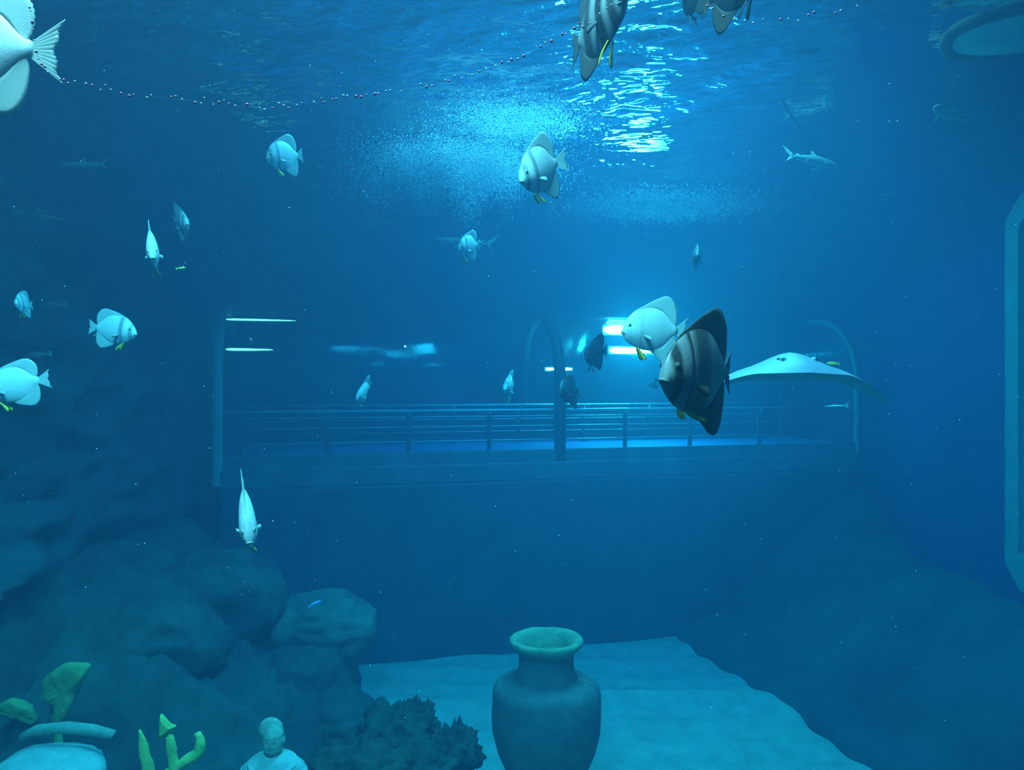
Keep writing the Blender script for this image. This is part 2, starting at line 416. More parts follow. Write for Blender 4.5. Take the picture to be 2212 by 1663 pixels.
# rocky slopes at both sides of the sand
def sm(t): t = np.clip(t, 0, 1); return t * t * (3 - 2 * t)
nx, ny = 130, 170
X = np.linspace(-6.2, -1.2, nx); Y = np.linspace(3.0, 12.2, ny)
gx, gy = [a.ravel() for a in np.meshgrid(X, Y, indexing='ij')]
edge = -1.95 - .12 * (gy - 9.5) + .35 * (fbm(np.stack([gy * 1.2, gy * 0, gy * 0], 1), 4) - .5)
t = (edge - gx)
hz = -.35 + 1.05 * sm((t + .12) / .5) + 1.35 * sm((t - .5) / 2.4)
hz *= .55 + .45 * sm((gy - 6.2) / 2.6)
rn = fbm(np.stack([gx * 1.1, gy * 1.1, gx * 0 + 5], 1), 6, .55, True) - .5
hz += .7 * rn * sm((t + .1) / .8) + .12 * (fbm(np.stack([gx * 6, gy * 6, gx * 0], 1), 4) - .5)
tag(grid_mesh('rock_slope', np.stack([gx, gy, hz], 1), nx, ny, M['rock']), kind='structure')
X = np.linspace(2.2, 6.6, nx); Y = np.linspace(3.0, 16.5, ny)
gx, gy = [a.ravel() for a in np.meshgrid(X, Y, indexing='ij')]
edge = 3.1 + (11.7 - gy) * .27 + .12 * (fbm(np.stack([gy * .9, gy * 0 + 4, gy * 0], 1), 4) - .5)
t = (gx - edge)
top = 1.35 + .5 * sm((gy - 12) / 2.5) * 2.0 + .4 * sm((9.8 - gy) / 3)
hz = -.35 + .45 * sm((t + .15) / .3) + top * sm(t / (6.5 - edge)) + .25 * (fbm(np.stack([gx * .9, gy * .9, gx * 0 + 2], 1), 5) - .5)
tag(grid_mesh('rock_slope', np.stack([gx, gy, hz], 1), nx, ny, M['rockwall']), kind='structure')

# viewing window in the right wall: chamfered frame and lit pane
def ring_prism(outer, inner, a0, a1):
    n = len(outer); V = []
    for a in (a0, a1):
        V += [(a, y, z) for y, z in outer] + [(a, y, z) for y, z in inner]
    Fc = []
    for j in range(n):
        k = (j + 1) % n
        Fc += [(j, k, n + k, n + j), (2 * n + j, 3 * n + j, 3 * n + k, 2 * n + k), (j, 2 * n + j, 2 * n + k, k), (n + j, n + k, 3 * n + k, 3 * n + j)]
    return V, Fc
def cham(y0, y1, z0, z1, c):
    return [(y0 + c, z0), (y1 - c, z0), (y1, z0 + c), (y1, z1 - c), (y1 - c, z1), (y0 + c, z1), (y0, z1 - c), (y0, z0 + c)]
wo = cham(4.2, 9.6, 1.72, 6.5, .28); wi = cham(4.45, 9.35, 1.97, 6.3, .2)
win = mk('window_1', *ring_prism(wo, wi, 6.12, 6.42), M['frame'], smooth=False); tag(win, kind='structure')
n = len(wi)
mk('pane', [(6.34, y, z) for y, z in wi] + [(6.38, y, z) for y, z in wi], [tuple(range(n)), tuple(range(2 * n - 1, n - 1, -1))] + [(j, n + j, n + (j + 1) % n, (j + 1) % n) for j in range(n)], M['pane'], win, False)

# ------------------------------------------------------------------ the acrylic tunnel
TH = math.radians(15); R_T = 1.15; CZ = 4.29; FLOORZ = 3.12; S0, S1 = -4.44, 6.55; SM_ = .82
tun = empty('viewing_tunnel', (0, 12.5, 0), 'clear acrylic walk-through tunnel with arched roof crossing the far end of the tank', 'tunnel', rot=(0, 0, TH))
def TW(s, t, z):
    return Vector((s * math.cos(TH) - t * math.sin(TH), 12.5 + s * math.sin(TH) + t * math.cos(TH), z))
def arch(r, n=32, zb=2.95):
    pts = [(R_T - r, zb), (R_T - r, (zb + CZ) / 2)]
    pts += [(R_T - r * math.cos(a), CZ + r * math.sin(a)) for a in np.linspace(0, PI, n)]
    return pts + [(R_T + r, (zb + CZ) / 2), (R_T + r, zb)]
def arch_solid(s0, s1, r0, r1, zb):
    A, B = arch(r0, zb=zb), arch(r1, zb=zb); n = len(A); V = []
    for s in (s0, s1):
        V += [(s, t, z) for t, z in A] + [(s, t, z) for t, z in B]
    Fc = []
    for j in range(n - 1):
        Fc += [(j, j + 1, n + j + 1, n + j), (2 * n + j, 3 * n + j, 3 * n + j + 1, 2 * n + j + 1), (j, 2 * n + j, 2 * n + j + 1, j + 1), (n + j, n + j + 1, 3 * n + j + 1, 3 * n + j)]
    return V, Fc
for a, b in ((S0, SM_), (SM_, S1)):
    mk('acrylic_panel', *arch_solid(a + .02, b - .02, R_T, R_T - .05, 2.98), M['acrylic'], tun)
mk('rib', *arch_solid(SM_ - .08, SM_ + .08, R_T + .05, R_T - .08, 2.72), M['rib'], tun)
mk('rib', *arch_solid(S1 - .05, S1 + .05, R_T + .06, R_T - .02, 2.72), M['ribpale'], tun)
mk('end_flange', *arch_solid(S0 - .10, S0 + .04, R_T + .09, R_T - .04, 2.72), M['ribpale'], tun)
mk('walkway', *rbox(S0, S1, .06, 2 * R_T - .06, FLOORZ - .14, FLOORZ, .01), M['walkway'], tun, False)
mk('kerb', *rbox(S0, S1, -.03, .07, 2.94, FLOORZ + .03, .01), M['skirt'], tun, False)
mk('kerb', *rbox(S0, S1, 2 * R_T - .07, 2 * R_T + .03, 2.94, FLOORZ + .03, .01), M['skirt'], tun, False)
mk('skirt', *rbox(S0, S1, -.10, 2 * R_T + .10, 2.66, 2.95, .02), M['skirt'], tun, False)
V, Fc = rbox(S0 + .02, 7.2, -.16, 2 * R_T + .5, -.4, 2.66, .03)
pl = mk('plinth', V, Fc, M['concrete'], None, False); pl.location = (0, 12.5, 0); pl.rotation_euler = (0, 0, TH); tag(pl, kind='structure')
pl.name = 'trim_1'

# handrails inside the tunnel
def railing(t, posts, zs, label, pr):
    r = empty('handrail', (0, 12.5, 0), label, 'handrail', 'handrails in the tunnel', rot=(0, 0, TH))
    for i, z in enumerate(zs):
        mk('top_rail' if i == 0 else 'rail', *tube([(S0 + .05, t, z), (0, t, z), (S1 - .1, t, z)], .020 if i == 0 else .0085, 10), M['rail'], r)
    for s in posts:
        p = mk('post', *rbox(s - pr, s + pr, t - .02, t + .02, FLOORZ, zs[0] - .07, .004), M['post'], r, False)
        mk('bracket', *tube([(s, t, zs[0] - .1), (s + .02, t - .02, zs[0] - .04), (s + .03, t, zs[0])], .009, 6), M['rail'], p)
    return r
def s_of(px, t):
    k = (px - CX) / F; c, q = math.cos(TH), math.sin(TH)
    return (k * (12.5 + t * c) + t * q) / (c - k * q)
zs = [3.79, 3.69, 3.53, 3.30]
railing(.22, [s_of(x, .22) for x in (518, 706, 882, 1056, 1205, 1350, 1490, 1640)], zs, 'steel handrail with dark posts along the near side of the tunnel', .034)
railing(1.95, [s_of(x, 1.95) for x in (684, 834, 980, 1120, 1260, 1400, 1540)], [z + .04 for z in zs], 'thinner looking handrail along the far side of the tunnel', .028)

# lamps in the tunnel, tubes drawn out to stand for their streaks on the acrylic
def strip_lamp(s0, s1, t, z, hh, mat, label, mesh='tube'):
    c = TW((s0 + s1) / 2, t, z); l = empty('tunnel_lamp', c, label, 'lamp', 'lamps in the tunnel', rot=(0, 0, TH)); w = (s1 - s0) / 2
    mk('housing', *rbox(-w - .03, w + .03, .02, .07, -hh - .02, hh + .02, .01), M['housing'], l, False)
    mk('tube', *tube([(-w, 0, 0), (-w * .8, 0, 0), (0, 0, 0), (w * .8, 0, 0), (w, 0, 0)], [hh * .45, hh, hh * .9, hh * .45, hh * .12], 12), mat, l)
    return l
def zt(py, px, t): return EYE + (CY - py) / F * TW(s_of(px, t), t, 0).y
strip_lamp(s_of(1305, 1.5), s_of(1445, 1.5), 1.5, zt(713, 1375, 1.5), .085, M['lamp'], 'dazzling white lamp behind the pale batfish, upper of two')
strip_lamp(s_of(1318, 1.6), s_of(1425, 1.6), 1.6, zt(757, 1370, 1.6), .06, M['lamp'], 'dazzling white lamp below the pale batfish, lower of two')
strip_lamp(s_of(488, 1.5), s_of(640, 1.5), 1.5, zt(691, 560, 1.5), .016, M['lampwarm'], 'thin warm lamp at the top of the tunnel entrance')
strip_lamp(s_of(488, 1.5), s_of(590, 1.5), 1.5, zt(755, 540, 1.5), .02, M['lampwarm'], 'short warm lamp halfway up the tunnel entrance')
strip_lamp(s_of(1180, 1.9), s_of(1200, 1.9), 1.9, zt(797, 1190, 1.9), .022, M['lamp'], 'small white lamp just left of the tunnel rib')
strip_lamp(s_of(1218, 1.9), s_of(1236, 1.9), 1.9, zt(797, 1227, 1.9), .02, M['lamp'], 'small white lamp just right of the tunnel rib')
c = P(875, 748, 13.3)
l = empty('indicator_light', c, 'tiny red indicator light inside the tunnel', 'light')
mk('bulb', *sphere((0, 0, 0), .014, 10, 6), M['red'], l); mk('base', *tube([(0, .01, 0), (0, .03, 0), (0, .06, 0)], .018, 10), M['housing'], l)

# ------------------------------------------------------------------ batfish
TOP = interp([(.5, -.055), (.492, -.02), (.465, .06), (.41, .145), (.31, .235), (.16, .30), (0, .315), (-.15, .255), (-.27, .12), (-.34, .055)])
BOT = interp([(.5, -.06), (.49, -.095), (.45, -.155), (.38, -.215), (.25, -.275), (.1, -.30), (-.05, -.285), (-.17, -.215), (-.27, -.10), (-.34, -.05)])
WID = interp([(.5, .014), (.485, .036), (.44, .06), (.36, .082), (.22, .092), (0, .078), (-.15, .05), (-.27, .028), (-.345, .017)])

def fin_plate(base, outer, nv=7, th=.0065, rays=24, amp=.0035, jag=.004, bend=None, yoff=None):
    """a fin as a thin solid sheet: base and outer are arrays (n,2) in x,z"""
    n = len(base); V = []; idx = {}
    for side in (1, -1):
        for i in range(n):
            for j in range(nv):
                v = j / (nv - 1); p = base[i] * (1 - v) + outer[i] * v
                if j == nv - 1:
                    d = outer[i] - base[i]; d = d / (np.hypot(*d) + 1e-9); p = p + d * jag * (1 if i % 2 else -1)
                y = side * (th * (1 - v) ** .7 * .5 + .0012) + amp * v * math.sin(rays * 2 * PI * i / (n - 1))
                if yoff: y += yoff(i / (n - 1), v)
                idx[side, i, j] = len(V); V.append([p[0], y, p[1]])
    Fc = []
    for i in range(n - 1):
        for j in range(nv - 1):
            Fc.append((idx[1, i, j], idx[1, i + 1, j], idx[1, i + 1, j + 1], idx[1, i, j + 1]))
            Fc.append((idx[-1, i, j], idx[-1, i, j + 1], idx[-1, i + 1, j + 1], idx[-1, i + 1, j]))
        Fc.append((idx[1, i, nv - 1], idx[1, i + 1, nv - 1], idx[-1, i + 1, nv - 1], idx[-1, i, nv - 1]))
        Fc.append((idx[1, i, 0], idx[-1, i, 0], idx[-1, i + 1, 0], idx[1, i + 1, 0]))
    for i in (0, n - 1):
        for j in range(nv - 1):
            Fc.append((idx[1, i, j], idx[1, i, j + 1], idx[-1, i, j + 1], idx[-1, i, j]))
    return V, Fc

def blade(root, direction, side, length, width, th=.004, n=9):
    """leaf-shaped fin from root along direction, widening along side"""
    root, d, s = Vector(root), Vector(direction).normalized(), Vector(side).normalized(); nn = d.cross(s).normalized(); V = []
    for k in range(n):
        u = k / (n - 1); w = width * (.35 + .65 * math.sin(min(1, u * 1.25) * PI / 2)) * (1 if u < .75 else math.sqrt(max(0.02, 1 - ((u - .75) / .25) ** 2)))
        c = root + d * (length * u) + nn * (.02 * math.sin(u * PI)) * length * 3
        t = th * (1 - .8 * u)
        for a, b in ((-.5, 0), (0, 1), (.5, 0), (0, -1)): V.append(c + s * (a * w) + nn * (b * t))
    Fc = []
    for k in range(n - 1):
        for j in range(4): Fc.append((4 * k + j, 4 * k + (j + 1) % 4, 4 * k + 4 + (j + 1) % 4, 4 * k + 4 + j))
    Fc += [(3, 2, 1, 0), tuple(range(4 * n - 4, 4 * n))]
    return V, Fc

SPEC = {'silver': ('silver', 'silverfin', 'yellow', 'lip'), 'pale': ('pale', 'palefin', 'yellow', 'lip'),
        'dark': ('dark', 'darkfin', 'yellow', 'darklip'), 'grey': ('grey', 'greyfin', 'yellow', 'lip'),
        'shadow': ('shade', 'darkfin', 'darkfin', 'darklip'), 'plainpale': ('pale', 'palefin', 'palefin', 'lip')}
def batfish(px, py, D, L, yaw, pitch, roll, kind, label, bend=0.0, fh=1.0, hs=1.0, tailspread=1.0, tailbend=0.0, group='batfish swimming in the tank', pelv=1.0, pdir=(-.55, .16, -.8), fold=0.0):
    mb, mf, mp, ml = [M[k] for k in SPEC[kind]]
    r = empty('batfish', P(px, py, D), label, 'fish', group, scale=L)
    r.rotation_euler = (Matrix.Rotation(math.radians(yaw), 3, 'Z') @ Matrix.Rotation(-math.radians(pitch), 3, 'Y') @ Matrix.Rotation(math.radians(roll), 3, 'X')).to_euler()
    def W(V, extra=0.0):
        out = []
        for x, y, z in V:
            q = max(0.0, .12 - x); yy = y + bend * q * q
            if x < -.33: yy += tailbend * (-.33 - x)
            out.append((x, yy, z * hs))
        return out
    # body
    xs = [.5 - .845 * (i / 33) ** 1.45 for i in range(34)]; nr = 22; V, Fc = [], []
    for x in xs:
        t, b, w = TOP(x), BOT(x), WID(x); zc, zh = (t + b) / 2, (t - b) / 2
        for j in range(nr):
            a = 2 * PI * j / nr; ca = math.cos(a)
            V.append((x, w * math.copysign(abs(ca) ** 1.75, ca) * (1 + .12 * math.exp(-((math.sin(a) + .25) / .3) ** 2) * math.exp(-((x - .3) / .12) ** 2)), zc + zh * math.sin(a)))
    for i in range(len(xs) - 1):
        for j in range(nr): Fc.append((i * nr + j, (i + 1) * nr + j, (i + 1) * nr + (j + 1) % nr, i * nr + (j + 1) % nr))
    Fc += [tuple(range(nr)), tuple(range(len(xs) * nr - 1, (len(xs) - 1) * nr - 1, -1))]
    mk('body', W(V), Fc, mb, r)
    # dorsal and anal fins
    nf = 49
    bx = np.linspace(.40, -.315, nf); base = np.stack([bx, [TOP(x) - .03 for x in bx]], 1)
    out = crv([(.405, .150), (.31, .243), (.20, .305), (.08, .335 + .035 * fh), (-.05, .345 + .08 * fh), (-.16, .345 + .115 * fh), (-.25, .33 + .105 * fh), (-.315, .28 + .07 * fh), (-.345, .24), (-.34, .13), (-.315, .075)], nf)
    mk('dorsal_fin', *[W(fin_plate(base, out, th=.022, yoff=lambda u, v: fold * v * v)[0]), fin_plate(base, out)[1]], mf, r)
    bx = np.linspace(.07, -.315, nf); base = np.stack([bx, [BOT(x) + .03 for x in bx]], 1)
    out = crv([(.08, -.29), (.02, -.335), (-.06, -.345 - .05 * fh), (-.15, -.345 - .105 * fh), (-.23, -.34 - .115 * fh), (-.285, -.30 - .10 * fh), (-.315, -.30), (-.33, -.2), (-.33, -.12), (-.315, -.065)], nf)
    mk('anal_fin', *[W(fin_plate(base, out, th=.02, yoff=lambda u, v: fold * v * v)[0]), fin_plate(base, out)[1]], mf, r)
    # tail
    nt_ = 33; zb = np.linspace(.046, -.042, nt_); base = np.stack([-.325 + 0 * zb, zb], 1); zo = np.linspace(.165, -.165, nt_) * tailspread
    ot = np.stack([-.475 - .03 * (np.abs(zo) / .165) ** 1.5 - .008 * np.cos(np.linspace(0, 6 * PI, nt_)), zo], 1)
    mk('tail_fin', W(fin_plate(base, ot, nv=8, rays=12, amp=.004, jag=.005)[0]), fin_plate(base, ot, nv=8)[1], mf, r)
    # paired fins
    for s in (1, -1):
        if pelv:
            mk('pelvic_fin', W(blade((.26, .022 * s, -.262), (pdir[0], pdir[1] * s, pdir[2]), (.8, .1 * s, -.5), .21 * pelv, .062)[0]), blade((0, 0, 0), (1, 0, 0), (0, 1, 0), 1, 1)[1], mp, r)
        mk('pectoral_fin', W(blade((.20, s * WID(.2) * .93, -.10), (-.75, .42 * s, -.35), (.3, 0, -.9), .115, .075)[0]), blade((0, 0, 0), (1, 0, 0), (0, 1, 0), 1, 1)[1], mf, r)
        ye = WID(.405) * .80
        e = mk('eye', *sphere((.405, s * ye, .035), .030, 14, 9, (1, .55, 1)), M['darkeye' if kind in ('dark', 'shadow', 'grey') else 'eye'], r)
        e.data.transform(Matrix.Diagonal((1, 1, hs, 1)))
        mk('pupil', *sphere((.407, s * (ye + .0125), .035 * hs), .016, 10, 7, (1, .5, 1)), M['pupil'], e)
    lips = []
    for dz, sg in ((-.052, 1), (-.078, -1)):
        lips.append(tube([(.502 - .05 * (1 - math.cos(a)) - .012 * (sg < 0), .042 * math.sin(a), (dz - sg * .004 - .012 * abs(math.sin(a)))) for a in np.linspace(-1.35, 1.35, 9)], [.003, .007, .010, .011, .0115, .011, .010, .007, .003], 7))
    V, Fc = join(*lips); mk('mouth', W(V), Fc, ml, r)
    return r

FISH = [
 # px, py, D, L, yaw, pitch, roll, kind, label, extras
 (-54, 106, 1.75, .40, 176, 3, 0, 'pale', 'large white batfish cut off by the upper left corner, only fins and fan tail showing', dict(fh=.8, hs=.84, tailspread=1.3)),
 (615, 336, 6.2, .37, 234, -14, -4, 'silver', 'silver batfish with two dark bands swimming alone above the left half of the tunnel', dict(fh=.9)),
 (390, 480, 6.4, .37, -52, -8, 14, 'silver', 'dim blue-grey batfish tilted just behind the bright striped one near the rock wall', dict(fh=.7)),
 (330, 536, 4.6, .36, -66, -20, 9, 'pale', 'bright white striped batfish seen nearly head-on before the dark rock wall', dict(fh=.85)),
 (52, 656, 6.2, .27, -84, 0, 8, 'silver', 'small faint batfish seen end-on close to the left rock wall', dict(fh=.6)),
 (243, 711, 5.5, .395, -12, -6, 0, 'silver', 'silver batfish in clean side view facing right, left of the tunnel entrance', dict(fh=.62, hs=.86)),
 (34, 830, 4.4, .38, 184, -10, 0, 'silver', 'batfish with fan tail and yellow pelvic fin, head cut off at the left edge', dict(fh=.55, hs=.88)),
 (533, 1108, 3.25, .37, -68, -24, 8, 'pale', 'bright white batfish facing the viewer with yellow pelvic fins spread below the tunnel', dict(fh=1.05)),
 (786, 845, 7.9, .35, 256, -20, -18, 'plainpale', 'small plain pale blue batfish tilted in front of the tunnel handrail', dict(fh=.9)),
 (1014, 531, 7.4, .345, 236, -12, -8, 'silver', 'pale batfish in open water between the far sharks and the tunnel roof', dict(fh=.7)),
 (1170, 364, 4.0, .385, 229, -24, -2, 'silver', 'silver batfish diving to the left with yellow pelvic fins below the water surface', dict(fh=.95, tailbend=.5)),
 (1288, 50, 2.6, .42, -72, 2, 0, 'grey', 'brown and white banded batfish at the top edge before the glittering surface', dict(fh=.35)),
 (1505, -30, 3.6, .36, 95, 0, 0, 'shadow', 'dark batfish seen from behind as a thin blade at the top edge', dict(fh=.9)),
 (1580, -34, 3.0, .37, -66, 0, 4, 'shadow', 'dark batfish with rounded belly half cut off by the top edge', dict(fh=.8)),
 (1414, 712, 4.2, .39, 197, 2, 0, 'pale', 'pale white batfish facing left in front of the dazzling tunnel lamps', dict(fh=1.15, tailspread=1.2)),
 (1516, 803, 2.35, .43, 226, 0, -3, 'dark', 'big dark brown batfish with yellow pelvic fin in the middle of the water', dict(fh=1.0, tailbend=-.3, tailspread=1.05, pdir=(-.9, .30, -.32), pelv=1.15)),
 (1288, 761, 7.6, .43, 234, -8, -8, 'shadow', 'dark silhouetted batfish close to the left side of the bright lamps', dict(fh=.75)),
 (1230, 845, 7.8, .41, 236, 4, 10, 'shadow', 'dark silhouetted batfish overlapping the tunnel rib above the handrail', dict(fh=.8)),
 (1100, 836, 8.6, .45, 258, 0, -6, 'silver', 'dim narrow batfish seen end-on left of the tunnel rib', dict(fh=.75)),
 (1413, 828, 12.0, .20, 200, 0, 0, 'grey', 'tiny hazy batfish low beside the big dark batfish', dict(fh=.7)),
 (1503, 558, 7.6, .41, 262, 6, -6, 'grey', 'narrow batfish seen end-on in empty blue water above the pale batfish', dict(fh=.8)),
]
for f in FISH:
    batfish(*f[:9], **f[9])

# ------------------------------------------------------------------ stingray
def stingray():
    r = empty('stingray', P(1703, 806, 5.5), 'broad grey stingray gliding toward the viewer with drooping wings right of the dark batfish', 'stingray', scale=1.40)
    r.rotation_euler = (Matrix.Rotation(math.radians(-92), 3, 'Z') @ Matrix.Rotation(math.radians(1), 3, 'Y') @ Matrix.Rotation(math.radians(-1), 3, 'X')).to_euler()
    nu, nv = 61, 25; U = np.linspace(-1, 1, nu)
    def mid(u): # u>0 is the ray's left = image right
        a = abs(u)
        return (-.02 * a - .25 * max(0, a - .42) ** 1.5 + .004) 
    def pt(u, v, top):
        a = abs(u); y = .5 * u
        xf = .30 * (1 - a ** 1.6) ** .9 - .02 * a; xb = -.40 * (1 - a ** 1.25) - .03 * a
        x = xf + (xb - xf) * v
        pr = math.sin(PI * min(1, max(0, v)) ** .75) if 0 < v < 1 else 0
        hump = (.060 * math.exp(-(u / .30) ** 2) + .036 * (1 - a) ** .9) * pr
        belly = -(.036 * (1 - a ** 2.2) + .003) * (pr ** .45)
        z = mid(u) * 1.0 + (hump if top else belly) + .015 * math.sin(3 * u + 1) * v
        return (x, y, z)
    V = [pt(u, j / (nv - 1), True) for u in U for j in range(nv)]; Fc = []
    for i in range(nu - 1):
        for j in range(nv - 1): Fc.append((i * nv + j, i * nv + j + 1, (i + 1) * nv + j + 1, (i + 1) * nv + j))
    mk('disc', V, Fc, M['ray'], r)
    V = [pt(u, j / (nv - 1), False) for u in U for j in range(nv)]
    mk('belly', V, [tuple(reversed(f)) for f in Fc], M['raybelly'], r)
    for s in (1, -1):
        ex, ey = .15, .073 * s
        zt_ = pt(ey / .5, (.30 * .9 - ex) / .66, True)[2]
        e = mk('eye', *sphere((ex, ey, zt_ + .002), .017, 12, 8, (1.2, 1, .9)), M['raybelly'], r)
        mk('pupil', *sphere((ex + .014, ey + .006 * s, zt_ + .004), .008, 8, 6), M['pupil'], e)
        mk('spiracle', *sphere((ex - .03, ey + .012 * s, zt_ + .006), .013, 10, 6, (1.4, .9, .5)), M['pupil'], r)
    mk('tail', *tube([(-.40, 0, .0), (-.6, .02, .01), (-.85, .08, .02), (-1.15, .1, .0)], [.022, .013, .008, .003], 8), M['ray'], r)
stingray()

# ------------------------------------------------------------------ sharks and small fish
def shark(px, py, D, L, yaw, pitch, roll, label, bend=0.0, slim=1.0, mats=('shark', 'shark')):
    r = empty('shark', P(px, py, D), label, 'shark', 'small sharks', scale=L)
    r.rotation_euler = (Matrix.Rotation(math.radians(yaw), 3, 'Z') @ Matrix.Rotation(-math.radians(pitch), 3, 'Y') @ Matrix.Rotation(math.radians(roll), 3, 'X')).to_euler()
    B = lambda x: bend * max(0, .15 - x) ** 2
    xs = np.linspace(.5, -.36, 22); rad = interp([(.5, .006), (.46, .03), (.38, .052), (.22, .07), (.05, .074), (-.12, .055), (-.26, .03), (-.36, .017)])
    V, Fc = [], []; n = 14
    for x in xs:
        q = rad(x) * slim
        for j in range(n):
            a = 2 * PI * j / n; V.append((x, q * math.cos(a) * (.95 + .25 * math.exp(-((x - .42) / .08) ** 2)) + B(x), q * math.sin(a) * (1 if math.sin(a) > 0 else .8)))
    for i in range(len(xs) - 1):
        for j in range(n): Fc.append((i * n + j, (i + 1) * n + j, (i + 1) * n + (j + 1) % n, i * n + (j + 1) % n))
    Fc += [tuple(range(n)), tuple(range(len(V) - 1, len(V) - n - 1, -1))]
    mk('body', V, Fc, M[mats[0]], r)
    def sh(V): return [(x, y + B(x), z) for x, y, z in V]
    def plate(a0, a1, b0, b1):
        k = 13
        return fin_plate(np.linspace(a0, a1, k), np.linspace(b0, b1, k), nv=5, th=.012, rays=1, amp=0, jag=0)
    for nm, a0, a1, b0, b1 in (('dorsal_fin', (.10, .055), (-.04, .055), (-.02, .15), (-.07, .145)), ('second_dorsal_fin', (-.22, .025), (-.29, .02), (-.29, .06), (-.32, .055)), ('anal_fin', (-.22, -.025), (-.28, -.02), (-.28, -.06), (-.31, -.05)),
                          ('tail_fin', (-.33, .018), (-.37, -.015), (-.56, .17), (-.47, .05)), ('lower_tail_fin', (-.33, .0), (-.37, -.01), (-.46, -.10), (-.41, -.0))):
        V, Fc = plate(np.array(a0), np.array(a1), np.array(b0), np.array(b1)); mk(nm, sh(V), Fc, M[mats[1]], r)
    for s in (1, -1):
        mk('pectoral_fin', *blade((.22, .05 * s, -.03), (-.45, .85 * s, -.22), (.8, .3 * s, 0), .19, .075, .006), M[mats[1]], r)
        mk('pelvic_fin', *blade((-.12, .03 * s, -.04), (-.6, .6 * s, -.3), (.8, .3 * s, 0), .07, .045, .004), M[mats[1]], r)
        mk('eye', *sphere((.41, s * .048 * slim, .012), .009, 8, 6), M['pupil'], r)
    return r
shark(1757, 346, 9.9, .74, 14, -10, 0, 'small grey-brown shark with raised tail swimming right below the hanging dark pole', bend=.25, slim=1.2, mats=('shark', 'sharkfin'))
shark(2050, 248, 8.2, .58, 214, 6, 14, 'small shark with yellowish back fin under the surface at upper right', bend=.3, slim=1.5, mats=('shark', 'tanfin'))
shark(826, 418, 11.6, 1.25, 176, 2, 0, 'long pale shark, upper of the two far ones above the tunnel', slim=.95)
shark(826, 479, 12.2, .84, 178, 1, 0, 'faint slim shark, lower of the two far ones above the tunnel', slim=.85)
shark(1003, 523, 12.0, .97, 186, 4, 0, 'faint shark half hidden behind the pale batfish in open water', slim=.8)
shark(180, 357, 7.5, .46, 186, -4, 0, 'dim shark gliding before the upper left rock wall', slim=1.0)
shark(82, 466, 7.2, .50, 10, -8, 0, 'very faint thin shark low on the upper left rock wall', slim=.45)

def small_fish(px, py, D, L, yaw, pitch, mat, label, deep=1.0):
    r = empty('small_fish', P(px, py, D), label, 'fish', scale=L)
    r.rotation_euler = (Matrix.Rotation(math.radians(yaw), 3, 'Z') @ Matrix.Rotation(-math.radians(pitch), 3, 'Y')).to_euler()
    rad = interp([(.5, .008), (.44, .07), (.3, .13), (.1, .15), (-.1, .12), (-.28, .05), (-.34, .03)]); V, Fc = [], []; n = 12; xs = np.linspace(.5, -.34, 14)
    for x in xs:
        for j in range(n):
            a = 2 * PI * j / n; V.append((x, rad(x) * .5 * math.cos(a), rad(x) * deep * math.sin(a)))
    for i in range(len(xs) - 1):
        for j in range(n): Fc.append((i * n + j, (i + 1) * n + j, (i + 1) * n + (j + 1) % n, i * n + (j + 1) % n))
    Fc += [tuple(range(n)), tuple(range(len(V) - 1, len(V) - n - 1, -1))]
    mk('body', V, Fc, mat, r); k = 9
    mk('tail_fin', *fin_plate(np.linspace((-.32, .03), (-.32, -.03), k), np.linspace((-.5, .13), (-.5, -.13), k), 4, .02, 3, 0, .01), mat, r)
    mk('dorsal_fin', *fin_plate(np.linspace((.22, .12 * deep), (-.25, .05 * deep), k), np.linspace((.12, .2 * deep), (-.3, .12 * deep), k), 4, .02, 3, 0, .01), mat, r)
    for s in (1, -1): mk('eye', *sphere((.4, .045 * s, .025), .022, 8, 6), M['pupil'], r)
small_fish(1799, 785, 5.2, .085, 175, 4, M['greenfish'], 'tiny bright yellow fish riding just above the stingray wing', .8)
small_fish(391, 579, 5.6, .07, 20, 10, M['greenfish'], 'tiny yellow fish beside the bright striped batfish', .6)
small_fish(1807, 877, 8.5, .26, 175, -2, M['pale'], 'thin silver streak of a fish under the stingray', .25)
small_fish(680, 1304, 8.6, .16, 20, 22, M['bluefish'], 'small blue fish lying over the boulder at the sand edge', .7)
small_fish(112, 661, 7.0, .27, 180, -6, M['boulder'], 'hazy reef fish near the left rock wall, beside the faint batfish', .9)
small_fish(80, 768, 6.6, .24, 186, -10, M['boulder'], 'hazy reef fish above the cut-off batfish at the left edge', .8)
small_fish(1918, 424, 9.5, .24, 180, 0, M['boulder'], 'very faint slim fish against the deep blue right wall', .5)

# ------------------------------------------------------------------ hanging pole
a, b = P(1684, 213, 8.67), P(1760, 325, 9.75)
po = mk('hanging_pole', *tube([a + Vector((-.04, -.06, .05)), a.lerp(b, .33), a.lerp(b, .66), b], [.016, .018, .022, .017], 10), M['rope'])
tag(po, 'thin dark pole slanting down from the water surface toward the grey-brown shark', 'pole')
po2 = mk('hanging_rope', *tube([P(221, 22, 6.75), P(212, 48, 6.8), P(199, 88, 6.85)], [.012, .013, .010], 8), M['algae'])
tag(po2, 'short faint rope hanging from the surface at upper left', 'rope')

